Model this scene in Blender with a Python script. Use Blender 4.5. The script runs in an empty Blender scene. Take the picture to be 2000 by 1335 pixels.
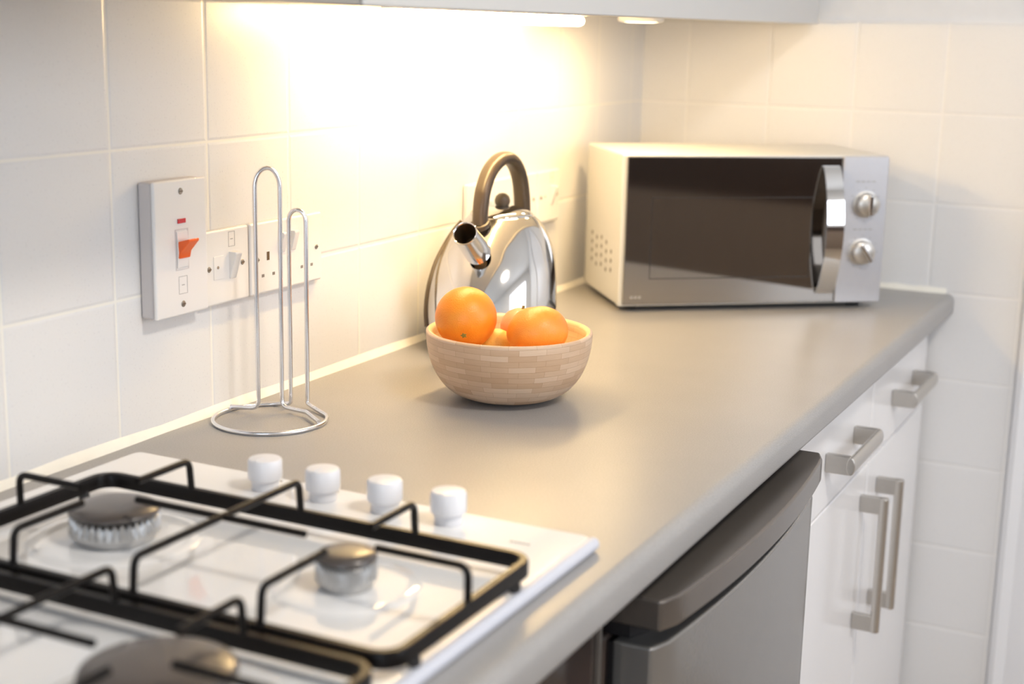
import bpy, bmesh, math, random
from mathutils import Vector, Matrix, Quaternion
random.seed(7)
S = bpy.context.scene
COL = S.collection
PI = math.pi

# ------------------------------------------------------------------ camera
YAW, PITCH, ROLL, FPX = 0.4614457, -0.2144221, 0.0214792, 2829.54
cyw, syw, cp, sp = math.cos(YAW), math.sin(YAW), math.cos(PITCH), math.sin(PITCH)
fw = Vector((-syw*cp, cyw*cp, sp)); rt = Vector((cyw, syw, 0)); up = rt.cross(fw)
cr, sr = math.cos(ROLL), math.sin(ROLL)
rt, up = cr*rt + sr*up, -sr*rt + cr*up
cam_d = bpy.data.cameras.new('camera'); cam = bpy.data.objects.new('camera', cam_d); COL.objects.link(cam)
cam_d.sensor_width = 36; cam_d.lens = FPX*36/2000
cam_d.clip_start = 0.02
M = Matrix((rt, up, -fw)).transposed().to_4x4(); M.translation = Vector((1.01961, -0.56764, 1.34091))
cam.matrix_world = M
cam_d.dof.use_dof = True; cam_d.dof.focus_distance = 1.69; cam_d.dof.aperture_fstop = 3.7
S.camera = cam

# ------------------------------------------------------------------ light, exposure
S.view_settings.view_transform = 'Standard'; S.view_settings.look = 'None'
S.view_settings.gamma = 1; S.view_settings.use_curve_mapping = False
S.view_settings.exposure = -0.64
W = bpy.data.worlds.new('world'); S.world = W; W.use_nodes = True
W.node_tree.nodes['Background'].inputs[0].default_value = (0.80, 0.86, 1.0, 1)
W.node_tree.nodes['Background'].inputs[1].default_value = 1.0

def area(name, loc, target, sx, sy, power, color, shape='RECTANGLE', spread=PI):
    l = bpy.data.lights.new(name, 'AREA'); l.shape = shape; l.size = sx; l.size_y = sy
    l.energy = power; l.color = color; l.spread = spread
    o = bpy.data.objects.new(name, l); COL.objects.link(o); o.location = loc
    o.rotation_euler = (Vector(target)-Vector(loc)).to_track_quat('-Z', 'Y').to_euler()
    return o
ROOM_X, ROOM_Y0, ROOM_H = 2.75, -2.3, 2.4
L = 2.00984
DAY = (0.86, 0.92, 1.0)
WARM = (1.0, 0.69, 0.315)
area('daylight_side_window', (ROOM_X+0.10, 0.90, 1.52), (0, 0.95, 0.8), 1.3, 1.0, 29, DAY)
area('daylight_rear_window', (1.35, ROOM_Y0-0.10, 1.45), (1.35, 0, 1.45), 1.4, 1.1, 34, (0.76, 0.87, 1.0))
PUCKS = [(0.155, 1.60)]
for px_, py_ in PUCKS:
    area('under_cabinet_lamp', (px_, py_, 1.3492), (px_, py_, 0), 0.055, 0.055, 2.0, WARM, 'DISK')
area('added_ceiling_lamp', (1.5, 0.4, ROOM_H-0.09), (1.5, 0.4, 0), 0.34, 0.34, 31, (1.0, 0.94, 0.86), 'DISK')  # unseen overhead fill, added to lift the worktop, hob and end wall

# ------------------------------------------------------------------ helpers
def tag(o, label=None, cat=None, group=None, kind=None):
    if label: o['label'] = label
    if cat: o['category'] = cat
    if group: o['group'] = group
    if kind: o['kind'] = kind
    return o

def thing(name, label, cat, loc=(0, 0, 0), rotz=0, group=None):
    o = bpy.data.objects.new(name, None); COL.objects.link(o)
    o.empty_display_size = 0.05
    o.location = loc; o.rotation_euler = (0, 0, rotz)
    return tag(o, label, cat, group)

def obj(name, bm, mat, parent=None, world=True, bevel=0, segs=3, smooth=40, loc=None):
    """world=True: the mesh is in world coordinates and is shifted to the parent's frame"""
    me = bpy.data.meshes.new(name)
    bmesh.ops.recalc_face_normals(bm, faces=bm.faces)
    bm.to_mesh(me); bm.free()
    mats = mat if isinstance(mat, (list, tuple)) else [mat]
    for m in mats: me.materials.append(m)
    if world:
        off = Vector((0, 0, 0))
        p = parent; T = Matrix()
        while p is not None:
            T = Matrix.Translation(p.location) @ p.rotation_euler.to_matrix().to_4x4() @ T
            p = p.parent
        me.transform(T.inverted())
    for p in me.polygons: p.use_smooth = True
    me.set_sharp_from_angle(angle=math.radians(smooth))
    o = bpy.data.objects.new(name, me); COL.objects.link(o)
    if loc is not None: o.location = loc
    if parent: o.parent = parent
    if bevel:
        b = o.modifiers.new('bevel', 'BEVEL'); b.width = bevel; b.segments = segs; b.limit_method = 'ANGLE'
        b.angle_limit = math.radians(50); b.harden_normals = False
        w = o.modifiers.new('wn', 'WEIGHTED_NORMAL'); w.keep_sharp = False
    return o

def struct(name, bm, mat, **k):
    o = obj(name, bm, mat, **k); o['kind'] = 'structure'; return o

def B(): return bmesh.new()

def box(bm, a, b, mi=0, M=None):
    x0, y0, z0 = a; x1, y1, z1 = b
    vs = [bm.verts.new((x, y, z)) for x in (x0, x1) for y in (y0, y1) for z in (z0, z1)]
    if M is not None:
        for v in vs: v.co = M @ v.co
    for f in ((0, 1, 3, 2), (4, 6, 7, 5), (0, 4, 5, 1), (2, 3, 7, 6), (0, 2, 6, 4), (1, 5, 7, 3)):
        fa = bm.faces.new([vs[i] for i in f]); fa.material_index = mi
    return bm

def prism(bm, pts, lo, hi, axis, M=None, mi=0):
    """extrude a closed 2-D outline along axis (0,1,2) between lo and hi"""
    def mk(p, t):
        c = [p[0], p[1]]; c.insert(axis, t); v = Vector(c)
        return bm.verts.new(M @ v if M is not None else v)
    a = [mk(p, lo) for p in pts]; b = [mk(p, hi) for p in pts]; n = len(pts)
    for i in range(n):
        f = bm.faces.new((a[i], a[(i+1) % n], b[(i+1) % n], b[i])); f.material_index = mi
    bm.faces.new(a).material_index = mi; bm.faces.new(b[::-1]).material_index = mi
    return bm

def rrect(x0, y0, x1, y1, r, n=6):
    out = []
    for cx, cy, a in ((x1-r, y1-r, 0), (x0+r, y1-r, 90), (x0+r, y0+r, 180), (x1-r, y0+r, 270)):
        for k in range(n+1):
            t = math.radians(a+90*k/n); out.append((cx+r*math.cos(t), cy+r*math.sin(t)))
    return out

def lathe(bm, prof, c=(0, 0, 0), n=64, M=None, sx=1, sy=1, mi=0):
    """prof: list of (r,z); r==0 at an end closes it"""
    rings = []
    for r, z in prof:
        if r < 1e-7:
            co = Vector((c[0], c[1], c[2]+z)); rings.append([bm.verts.new(M @ co if M is not None else co)])
        else:
            rg = []
            for k in range(n):
                t = 2*PI*k/n
                co = Vector((c[0]+sx*r*math.cos(t), c[1]+sy*r*math.sin(t), c[2]+z))
                rg.append(bm.verts.new(M @ co if M is not None else co))
            rings.append(rg)
    for a, b in zip(rings, rings[1:]):
        if len(a) == 1 and len(b) == 1: continue
        for k in range(n):
            k2 = (k+1) % n
            if len(a) == 1: f = bm.faces.new((a[0], b[k], b[k2]))
            elif len(b) == 1: f = bm.faces.new((a[k], a[k2], b[0]))
            else: f = bm.faces.new((a[k], a[k2], b[k2], b[k]))
            f.material_index = mi
    return bm

def fillet(pts, r, n=6):
    pts = [Vector(p) for p in pts]; out = [pts[0]]
    rs = r if isinstance(r, (list, tuple)) else [r]*len(pts)
    for i in range(1, len(pts)-1):
        p, a, b = pts[i], pts[i-1], pts[i+1]
        da, db = (a-p), (b-p); la, lb = da.length, db.length
        da.normalize(); db.normalize()
        ang = da.angle(db)
        d = min(rs[i]/max(math.tan(ang/2), 1e-4), la*0.49, lb*0.49)
        s, e = p+da*d, p+db*d
        for k in range(n+1):
            t = k/n; out.append(s*(1-t)**2 + p*2*t*(1-t) + e*t*t)
    out.append(pts[-1]); return out

def smoothpath(pts, n=8, closed=False):
    """Catmull-Rom through the points"""
    P = [Vector(p) for p in pts]; out = []; m = len(P)
    rng = range(m if closed else m-1)
    for i in rng:
        if closed: a, b, c, d = P[(i-1) % m], P[i], P[(i+1) % m], P[(i+2) % m]
        else: a, b, c, d = P[max(i-1, 0)], P[i], P[i+1], P[min(i+2, m-1)]
        for k in range(n):
            t = k/n
            out.append(0.5*((2*b)+(c-a)*t+(2*a-5*b+4*c-d)*t*t+(3*b-a-3*c+d)*t**3))
    if not closed: out.append(P[-1])
    return out

def tube(bm, pts, r, closed=False, n=12, sec=None, upv=None, rad=None, mi=0):
    """sweep a round section of radius r, or sec (list of 2-D points) with upv as its second axis"""
    pts = [Vector(p) for p in pts]; m = len(pts)
    T = []
    for i in range(m):
        if closed: t = pts[(i+1) % m]-pts[(i-1) % m]
        else: t = pts[min(i+1, m-1)]-pts[max(i-1, 0)]
        T.append(t.normalized())
    if sec is None: sec = [(math.cos(2*PI*k/n), math.sin(2*PI*k/n)) for k in range(n)]; sc = r
    else: sc = 1
    N0 = Vector(upv) if upv is not None else (Vector((0, 0, 1)) if abs(T[0].z) < 0.9 else Vector((1, 0, 0)))
    N = (N0-T[0]*N0.dot(T[0])).normalized(); rings = []
    for i in range(m):
        if upv is not None:
            u = Vector(upv); q = u-T[i]*u.dot(T[i])
            if q.length > 0.05: N = q.normalized()
        elif i:
            ax = T[i-1].cross(T[i])
            if ax.length > 1e-7:
                N = Quaternion(ax.normalized(), T[i-1].angle(T[i])) @ N
            N = (N-T[i]*N.dot(T[i])).normalized()
        Bv = T[i].cross(N)
        k = sc*(rad[i] if rad else 1)
        rings.append([bm.verts.new(pts[i]+Bv*(x*k)+N*(y*k)) for x, y in sec])
    q = len(sec); rg = range(m if closed else m-1)
    for i in rg:
        a, b = rings[i], rings[(i+1) % m]
        for k in range(q):
            f = bm.faces.new((a[k], a[(k+1) % q], b[(k+1) % q], b[k])); f.material_index = mi
    if not closed:
        bm.faces.new(rings[0][::-1]).material_index = mi; bm.faces.new(rings[-1]).material_index = mi
    return bm

def ball(bm, c, r, sx=1, sy=1, sz=1, u=40, v=24, M=None):
    prof = [(r*math.sin(PI*k/v), -r*math.cos(PI*k/v)) for k in range(v+1)]
    prof = [(0 if k in (0, v) else p[0], p[1]*sz) for k, p in enumerate(prof)]
    return lathe(bm, prof, c, u, M=M, sx=sx, sy=sy)

# ------------------------------------------------------------------ materials
def nodes(name):
    m = bpy.data.materials.new(name); m.use_nodes = True
    nt = m.node_tree; return m, nt, nt.nodes['Principled BSDF']
def add(nt, t, **k):
    n = nt.nodes.new(t)
    for a, v in k.items(): setattr(n, a, v)
    return n
def mth(nt, op, a, b=None, c=None):
    n = add(nt, 'ShaderNodeMath', operation=op)
    for i, v in enumerate((a, b, c)):
        if v is None: continue
        if isinstance(v, (int, float)): n.inputs[i].default_value = v
        else: nt.links.new(v, n.inputs[i])
    return n.outputs[0]
def rgba(c): return (c[0], c[1], c[2], 1)
def objco(nt): return add(nt, 'ShaderNodeTexCoord').outputs['Object']

def mat(name, col, rough=0.4, metal=0, var=0.04, scale=40, bump=0, bscale=None, coat=0, ior=1.5, rvar=0, spec=None, aniso=None):
    """plain surface with a little procedural variation in colour, gloss and relief"""
    m, nt, p = nodes(name)
    co = objco(nt)
    nz = add(nt, 'ShaderNodeTexNoise'); nz.inputs['Scale'].default_value = scale; nz.inputs['Detail'].default_value = 4
    if aniso:
        mp = add(nt, 'ShaderNodeMapping'); mp.inputs['Scale'].default_value = aniso
        nt.links.new(co, mp.inputs[0]); co2 = mp.outputs[0]
    else: co2 = co
    nt.links.new(co2, nz.inputs['Vector'])
    mx = add(nt, 'ShaderNodeMix', data_type='RGBA')
    mx.inputs[6].default_value = rgba([max(0, c*(1-var)) for c in col]); mx.inputs[7].default_value = rgba([min(1, c*(1+var)) for c in col])
    nt.links.new(nz.outputs['Fac'], mx.inputs[0]); nt.links.new(mx.outputs[2], p.inputs['Base Color'])
    p.inputs['Roughness'].default_value = rough; p.inputs['Metallic'].default_value = metal
    p.inputs['Coat Weight'].default_value = coat; p.inputs['IOR'].default_value = ior
    if spec is not None: p.inputs['Specular IOR Level'].default_value = spec
    if rvar:
        nt.links.new(mth(nt, 'MULTIPLY_ADD', nz.outputs['Fac'], rvar*2, rough-rvar), p.inputs['Roughness'])
    if bump:
        n2 = add(nt, 'ShaderNodeTexNoise'); n2.inputs['Scale'].default_value = bscale or scale
        n2.inputs['Detail'].default_value = 3
        nt.links.new(co2, n2.inputs['Vector'])
        b = add(nt, 'ShaderNodeBump'); b.inputs['Strength'].default_value = bump; b.inputs['Distance'].default_value = 0.001
        nt.links.new(n2.outputs['Fac'], b.inputs['Height']); nt.links.new(b.outputs[0], p.inputs['Normal'])
    return m

TILE, Y0, ZE, XA = 0.154487, 0.56279, 0.90059, 0.08997
def tile_mat(name, axis, off, grout=(0.90, 0.87, 0.80, 1)):
    m, nt, p = nodes(name)
    sep = add(nt, 'ShaderNodeSeparateXYZ'); co = objco(nt); nt.links.new(co, sep.inputs[0])
    def dist(s, o):
        u = mth(nt, 'DIVIDE', mth(nt, 'SUBTRACT', s, o-10*TILE), TILE)
        f = mth(nt, 'FRACT', mth(nt, 'ADD', u, 0.5))
        return mth(nt, 'MULTIPLY', mth(nt, 'ABSOLUTE', mth(nt, 'SUBTRACT', f, 0.5)), TILE)
    d = mth(nt, 'MINIMUM', dist(sep.outputs[axis], off), dist(sep.outputs[2], ZE))
    mr = add(nt, 'ShaderNodeMapRange'); mr.inputs[1].default_value = 0.0010; mr.inputs[2].default_value = 0.0018
    nt.links.new(d, mr.inputs[0])
    hr = add(nt, 'ShaderNodeMapRange', interpolation_type='SMOOTHSTEP'); hr.inputs[1].default_value = 0.0008; hr.inputs[2].default_value = 0.0045
    nt.links.new(d, hr.inputs[0])
    spk = add(nt, 'ShaderNodeTexNoise'); spk.inputs['Scale'].default_value = 420; spk.inputs['Detail'].default_value = 2
    nt.links.new(co, spk.inputs['Vector'])
    sr_ = add(nt, 'ShaderNodeMapRange'); sr_.inputs[1].default_value = 0.62; sr_.inputs[2].default_value = 0.78
    nt.links.new(spk.outputs['Fac'], sr_.inputs[0])
    tint = add(nt, 'ShaderNodeMix', data_type='RGBA')
    tint.inputs[6].default_value = (0.80, 0.79, 0.785, 1); tint.inputs[7].default_value = (0.66, 0.65, 0.66, 1)
    nt.links.new(sr_.outputs[0], tint.inputs[0])
    mx = add(nt, 'ShaderNodeMix', data_type='RGBA'); mx.inputs[6].default_value = grout
    nt.links.new(tint.outputs[2], mx.inputs[7]); nt.links.new(mr.outputs[0], mx.inputs[0])
    nt.links.new(mx.outputs[2], p.inputs['Base Color'])
    nt.links.new(mth(nt, 'MULTIPLY_ADD', mr.outputs[0], -0.42, 0.75), p.inputs['Roughness'])
    wv = add(nt, 'ShaderNodeTexNoise'); wv.inputs['Scale'].default_value = 22; nt.links.new(co, wv.inputs['Vector'])
    h = mth(nt, 'ADD', hr.outputs[0], mth(nt, 'MULTIPLY', wv.outputs['Fac'], 0.25))
    b = add(nt, 'ShaderNodeBump'); b.inputs['Strength'].default_value = 0.55; b.inputs['Distance'].default_value = 0.0012
    nt.links.new(h, b.inputs['Height']); nt.links.new(b.outputs[0], p.inputs['Normal'])
    return m

def worktop_mat():
    m, nt, p = nodes('worktop_laminate'); co = objco(nt)
    a = add(nt, 'ShaderNodeTexNoise'); a.inputs['Scale'].default_value = 650; a.inputs['Detail'].default_value = 2
    b = add(nt, 'ShaderNodeTexNoise'); b.inputs['Scale'].default_value = 9; b.inputs['Detail'].default_value = 5
    nt.links.new(co, a.inputs['Vector']); nt.links.new(co, b.inputs['Vector'])
    mr = add(nt, 'ShaderNodeMapRange'); mr.inputs[1].default_value = 0.3; mr.inputs[2].default_value = 0.7
    nt.links.new(mth(nt, 'ADD', mth(nt, 'MULTIPLY', a.outputs['Fac'], 0.8), mth(nt, 'MULTIPLY', b.outputs['Fac'], 0.2)), mr.inputs[0])
    mx = add(nt, 'ShaderNodeMix', data_type='RGBA')
    mx.inputs[6].default_value = (0.275, 0.268, 0.265, 1); mx.inputs[7].default_value = (0.385, 0.375, 0.37, 1)
    nt.links.new(mr.outputs[0], mx.inputs[0]); nt.links.new(mx.outputs[2], p.inputs['Base Color'])
    p.inputs['Roughness'].default_value = 0.33; p.inputs['IOR'].default_value = 1.55
    bp = add(nt, 'ShaderNodeBump'); bp.inputs['Strength'].default_value = 0.25; bp.inputs['Distance'].default_value = 0.0004
    nt.links.new(a.outputs['Fac'], bp.inputs['Height']); nt.links.new(bp.outputs[0], p.inputs['Normal'])
    return m

def bamboo_mat(name, c1, c2, dark, mortar=0.004):
    m, nt, p = nodes(name); co = objco(nt)
    sep = add(nt, 'ShaderNodeSeparateXYZ'); nt.links.new(co, sep.inputs[0])
    ang = mth(nt, 'ARCTAN2', sep.outputs[1], sep.outputs[0])
    wob = add(nt, 'ShaderNodeTexNoise'); wob.inputs['Scale'].default_value = 14; nt.links.new(co, wob.inputs['Vector'])
    z = mth(nt, 'ADD', sep.outputs[2], mth(nt, 'MULTIPLY', wob.outputs['Fac'], 0.003))
    cv = add(nt, 'ShaderNodeCombineXYZ')
    nt.links.new(mth(nt, 'MULTIPLY', ang, 0.1), cv.inputs[0]); nt.links.new(z, cv.inputs[1])
    br = add(nt, 'ShaderNodeTexBrick'); br.offset = 0.37; br.squash = 1.0
    br.inputs['Scale'].default_value = 1; br.inputs['Brick Width'].default_value = 0.033; br.inputs['Row Height'].default_value = 0.0068
    br.inputs['Mortar Size'].default_value = 0.00018; br.inputs['Mortar Smooth'].default_value = 0.4; br.inputs['Bias'].default_value = -0.15
    br.inputs['Color1'].default_value = rgba(c1); br.inputs['Color2'].default_value = rgba(c2); br.inputs['Mortar'].default_value = rgba(dark)
    nt.links.new(cv.outputs[0], br.inputs['Vector'])
    gr = add(nt, 'ShaderNodeTexNoise'); gr.inputs['Scale'].default_value = 1; gr.inputs['Detail'].default_value = 5
    cg = add(nt, 'ShaderNodeCombineXYZ'); nt.links.new(mth(nt, 'MULTIPLY', ang, 6), cg.inputs[0]); nt.links.new(mth(nt, 'MULTIPLY', sep.outputs[2], 900), cg.inputs[1])
    nt.links.new(cg.outputs[0], gr.inputs['Vector'])
    mx = add(nt, 'ShaderNodeMix', data_type='RGBA', blend_type='MULTIPLY'); mx.inputs[0].default_value = 0.35
    nt.links.new(br.outputs['Color'], mx.inputs[6]); nt.links.new(gr.outputs['Color'], mx.inputs[7])
    gm = add(nt, 'ShaderNodeMapRange'); gm.inputs[3].default_value = 0.7; gm.inputs[4].default_value = 1.25
    nt.links.new(gr.outputs['Fac'], gm.inputs[0]); nt.links.new(gm.outputs[0], mx.inputs[7])
    nt.links.new(mx.outputs[2], p.inputs['Base Color']); p.inputs['Roughness'].default_value = 0.42
    return m

def citrus_mat(name, c1, c2, scale=1.0):
    m, nt, p = nodes(name); co = objco(nt)
    n = add(nt, 'ShaderNodeTexNoise'); n.inputs['Scale'].default_value = 22; n.inputs['Detail'].default_value = 3; nt.links.new(co, n.inputs['Vector'])
    mx = add(nt, 'ShaderNodeMix', data_type='RGBA'); mx.inputs[6].default_value = rgba(c1); mx.inputs[7].default_value = rgba(c2)
    mr = add(nt, 'ShaderNodeMapRange'); mr.inputs[1].default_value = 0.35; mr.inputs[2].default_value = 0.65
    nt.links.new(n.outputs['Fac'], mr.inputs[0]); nt.links.new(mr.outputs[0], mx.inputs[0]); nt.links.new(mx.outputs[2], p.inputs['Base Color'])
    v = add(nt, 'ShaderNodeTexVoronoi'); v.inputs['Scale'].default_value = 620*scale; nt.links.new(co, v.inputs['Vector'])
    b = add(nt, 'ShaderNodeBump'); b.inputs['Strength'].default_value = 0.32; b.inputs['Distance'].default_value = 0.0006
    nt.links.new(v.outputs['Distance'], b.inputs['Height']); nt.links.new(b.outputs[0], p.inputs['Normal'])
    p.inputs['Roughness'].default_value = 0.38; p.inputs['Subsurface Weight'].default_value = 0.08
    p.inputs['Subsurface Radius'].default_value = (0.006, 0.003, 0.001); p.inputs['Subsurface Scale'].default_value = 1
    return m

def emis(name, col, strength):
    m, nt, p = nodes(name)
    p.inputs['Base Color'].default_value = rgba(col); p.inputs['Emission Color'].default_value = rgba(col)
    n = add(nt, 'ShaderNodeTexNoise'); n.inputs['Scale'].default_value = 5
    nt.links.new(mth(nt, 'MULTIPLY_ADD', n.outputs['Fac'], 0.05*strength, strength), p.inputs['Emission Strength'])
    return m

def wood_floor():
    m, nt, p = nodes('floor_laminate'); co = objco(nt)
    br = add(nt, 'ShaderNodeTexBrick'); br.inputs['Scale'].default_value = 1; br.inputs['Brick Width'].default_value = 1.2; br.inputs['Row Height'].default_value = 0.14
    br.inputs['Mortar Size'].default_value = 0.0015; br.inputs['Color1'].default_value = (0.42, 0.33, 0.25, 1); br.inputs['Color2'].default_value = (0.50, 0.40, 0.30, 1)
    br.inputs['Mortar'].default_value = (0.05, 0.03, 0.02, 1); nt.links.new(co, br.inputs['Vector'])
    n = add(nt, 'ShaderNodeTexNoise'); n.inputs['Scale'].default_value = 6; mp = add(nt, 'ShaderNodeMapping'); mp.inputs['Scale'].default_value = (1, 18, 1)
    nt.links.new(co, mp.inputs[0]); nt.links.new(mp.outputs[0], n.inputs['Vector'])
    mx = add(nt, 'ShaderNodeMix', data_type='RGBA', blend_type='MULTIPLY'); mx.inputs[0].default_value = 0.4
    nt.links.new(br.outputs['Color'], mx.inputs[6]); nt.links.new(n.outputs['Color'], mx.inputs[7]); nt.links.new(mx.outputs[2], p.inputs['Base Color'])
    p.inputs['Roughness'].default_value = 0.4; return m

MT = {}
MT['tile_l'] = tile_mat('white_wall_tile', 1, Y0)
MT['tile_b'] = tile_mat('white_wall_tile_end', 0, XA, (0.86, 0.84, 0.82, 1))
MT['paint'] = mat('white_wall_paint', (0.84, 0.83, 0.82), 0.7, bump=0.15, bscale=180)
MT['ceil'] = mat('ceiling_paint', (0.85, 0.85, 0.84), 0.8, bump=0.1, bscale=120)
MT['gloss_trim'] = mat('white_gloss_paint', (0.86, 0.86, 0.88), 0.25, var=0.015, scale=8)
MT['silicone'] = mat('cream_silicone', (0.90, 0.87, 0.79), 0.35, var=0.05, scale=60, bump=0.5, bscale=90)
MT['worktop'] = worktop_mat()
MT['floor'] = wood_floor()
MT['white_door'] = mat('white_gloss_laminate', (0.92, 0.91, 0.92), 0.12, var=0.012, scale=5, aniso=(1, 40, 1))
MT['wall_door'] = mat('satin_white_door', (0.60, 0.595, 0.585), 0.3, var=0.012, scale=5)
MT['carcass'] = mat('white_melamine', (0.72, 0.71, 0.69), 0.5)
MT['hoodmet'] = mat('grey_hood_metal', (0.33, 0.31, 0.285), 0.38, metal=0.25, aniso=(1, 30, 1), scale=60)
MT['brushed'] = mat('brushed_nickel', (0.60, 0.575, 0.54), 0.36, metal=1, var=0.06, scale=120, aniso=(1, 1, 14))
MT['chrome'] = mat('polished_chrome', (0.80, 0.79, 0.78), 0.06, metal=1, var=0.02, scale=12)
MT['steel'] = mat('polished_steel', (0.80, 0.785, 0.765), 0.08, metal=1, var=0.015, scale=9)
MT['dark_steel'] = mat('dark_inner_steel', (0.10, 0.065, 0.035), 0.3, metal=0.6)
MT['wire'] = mat('chromed_wire', (0.86, 0.86, 0.88), 0.2, metal=1, var=0.08, scale=70)
MT['brown_plastic'] = mat('dark_taupe_plastic', (0.060, 0.042, 0.027), 0.34, var=0.1, scale=30, bump=0.1, bscale=300)
MT['black_plastic'] = mat('black_plastic', (0.02, 0.018, 0.018), 0.4)
MT['enamel'] = mat('white_enamel', (0.88, 0.88, 0.885), 0.07, var=0.012, scale=9, coat=0.5)
MT['black_enamel'] = mat('matt_black_enamel', (0.005, 0.0035, 0.003), 0.36, var=0.2, scale=60, bump=0.2, bscale=220, spec=0.22)
MT['cap'] = mat('satin_burner_cap', (0.075, 0.062, 0.055), 0.3, var=0.2, scale=40, coat=0.3)
MT['alu'] = mat('cast_aluminium', (0.55, 0.545, 0.54), 0.38, metal=0.9, var=0.12, scale=160, bump=0.3, bscale=300)
MT['knob_white'] = mat('white_knob_plastic', (0.80, 0.80, 0.835), 0.3, var=0.015, scale=20)
MT['rail'] = mat('blue_white_rail', (0.60, 0.62, 0.70), 0.3, var=0.02)
MT['plate'] = mat('white_switch_plastic', (0.83, 0.81, 0.79), 0.28, var=0.01, scale=15)
MT['pattress'] = mat('grey_white_box_plastic', (0.66, 0.62, 0.61), 0.4, var=0.02, scale=15)
MT['slot'] = mat('dark_slot', (0.10, 0.055, 0.02), 0.6)
MT['brass'] = mat('dull_brass_screw', (0.36, 0.33, 0.29), 0.35, metal=0.8, var=0.2, scale=400)
MT['red'] = mat('red_neon_lens', (0.55, 0.03, 0.04), 0.2)
MT['orange_sw'] = mat('orange_red_rocker', (0.90, 0.135, 0.02), 0.3, var=0.03)
MT['ink'] = mat('grey_print', (0.32, 0.31, 0.30), 0.6)
MT['mw_case'] = mat('silver_painted_case', (0.70, 0.69, 0.66), 0.42, metal=0.15, var=0.02, scale=90)
MT['mw_panel'] = mat('silver_lacquer_panel', (0.53, 0.53, 0.56), 0.36, metal=0.5, var=0.03, scale=90)
MT['mw_glass'] = mat('smoked_mirror_glass', (0.34, 0.32, 0.30), 0.05, metal=1, var=0.02, scale=4)
MT['fridge'] = mat('dark_silver_fridge_plastic', (0.165, 0.145, 0.13), 0.2, metal=0.6, var=0.03, scale=60)
MT['fridge_door'] = mat('silver_fridge_door', (0.27, 0.26, 0.25), 0.22, metal=0.6, var=0.03, scale=40, bump=0.12, bscale=260)
MT['fridge_side'] = mat('dark_fridge_side', (0.10, 0.075, 0.065), 0.35)
MT['gasket'] = mat('black_gasket', (0.012, 0.009, 0.01), 0.6)
MT['oven'] = mat('black_oven_glass', (0.03, 0.018, 0.015), 0.12, var=0.4, scale=14)
MT['bamboo'] = bamboo_mat('laminated_bamboo', (0.69, 0.51, 0.365), (0.53, 0.34, 0.205), (0.40, 0.24, 0.13))
MT['bamboo_in'] = bamboo_mat('laminated_bamboo_inside', (0.84, 0.66, 0.36), (0.78, 0.57, 0.28), (0.6, 0.4, 0.18))
MT['orange'] = citrus_mat('orange_peel', (0.90, 0.255, 0.012), (0.93, 0.33, 0.028))
MT['mandarin'] = citrus_mat('mandarin_peel', (0.90, 0.27, 0.025), (0.93, 0.36, 0.055), 1.2)
MT['pink'] = citrus_mat('pinkish_peel', (0.90, 0.30, 0.13), (0.93, 0.40, 0.18))
MT['yellow'] = citrus_mat('yellow_peel', (0.93, 0.60, 0.10), (0.95, 0.68, 0.18))
MT['stem'] = mat('dry_green_stem', (0.22, 0.20, 0.05), 0.7, var=0.3, scale=500)
MT['dark_panel'] = mat('dark_reflection_panel', (0.055, 0.032, 0.022), 0.4, var=0.3, scale=9, aniso=(1, 14, 1))  # for the added upper panel, dark so the microwave door mirrors black
MT['brown_panel'] = mat('brown_reflection_panel', (0.24, 0.185, 0.145), 0.4, var=0.2, scale=9, aniso=(1, 14, 1))  # for the added lower panel, brown for the band mirrored in the door
MT['lampglass'] = emis('warm_lamp_diffuser', (1.0, 0.80, 0.50), 14)
MT['tubeglow'] = emis('warm_tube_glow', WARM, 205)
MT['daysky'] = emis('daylit_sky_panel', (0.86, 0.92, 1.0), 2.0)

# ------------------------------------------------------------------ the room
TOPZ = ZE + 3*TILE
bm = B(); box(bm, (-0.12, ROOM_Y0, 0), (-0.006, L+0.12, ROOM_H), 1); box(bm, (-0.006, ROOM_Y0, 0.0), (0, L, TOPZ), 0)
struct('wall_left', bm, [MT['tile_l'], MT['paint']])
WX = 0.7145
bm = B(); box(bm, (-0.006, L+0.006, 0), (WX, L+0.12, ROOM_H), 1); box(bm, (0, L, 0), (WX, L+0.006, TOPZ), 0)
box(bm, (WX, L+0.006, 2.06), (ROOM_X, L+0.12, ROOM_H), 1); box(bm, (1.62, L+0.006, 0), (ROOM_X, L+0.12, 2.06), 1)
struct('wall_back', bm, [MT['tile_b'], MT['paint']])
def holed(bm, axis, pos, th, a0, a1, h0, h1, H):
    # wall across axis 'x' (plane x=pos) or 'y' with one window opening; a0..a1 along, h0..h1 height
    lo, hi = (ROOM_Y0, L+0.12) if axis == 'x' else (-0.12, ROOM_X)
    for s0, s1, z0, z1 in ((lo, a0, 0, H), (a1, hi, 0, H), (a0, a1, 0, h0), (a0, a1, h1, H)):
        if axis == 'x': box(bm, (pos, s0, z0), (pos+th, s1, z1))
        else: box(bm, (s0, pos, z0), (s1, pos+th, z1))
bm = B(); holed(bm, 'x', ROOM_X, 0.1, 0.2, 1.6, 1.0, 2.05, ROOM_H); struct('wall_right', bm, MT['paint'])
bm = B(); holed(bm, 'y', ROOM_Y0-0.1, 0.1, 0.6, 2.1, 0.9, 2.05, ROOM_H); struct('wall_front', bm, MT['paint'])
bm = B(); box(bm, (-0.12, ROOM_Y0-0.1, -0.05), (ROOM_X+0.1, L+0.12, 0)); struct('floor', bm, MT['floor'])
bm = B(); box(bm, (-0.12, ROOM_Y0-0.1, ROOM_H), (ROOM_X+0.1, L+0.12, ROOM_H+0.05)); struct('ceiling', bm, MT['ceil'])
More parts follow.
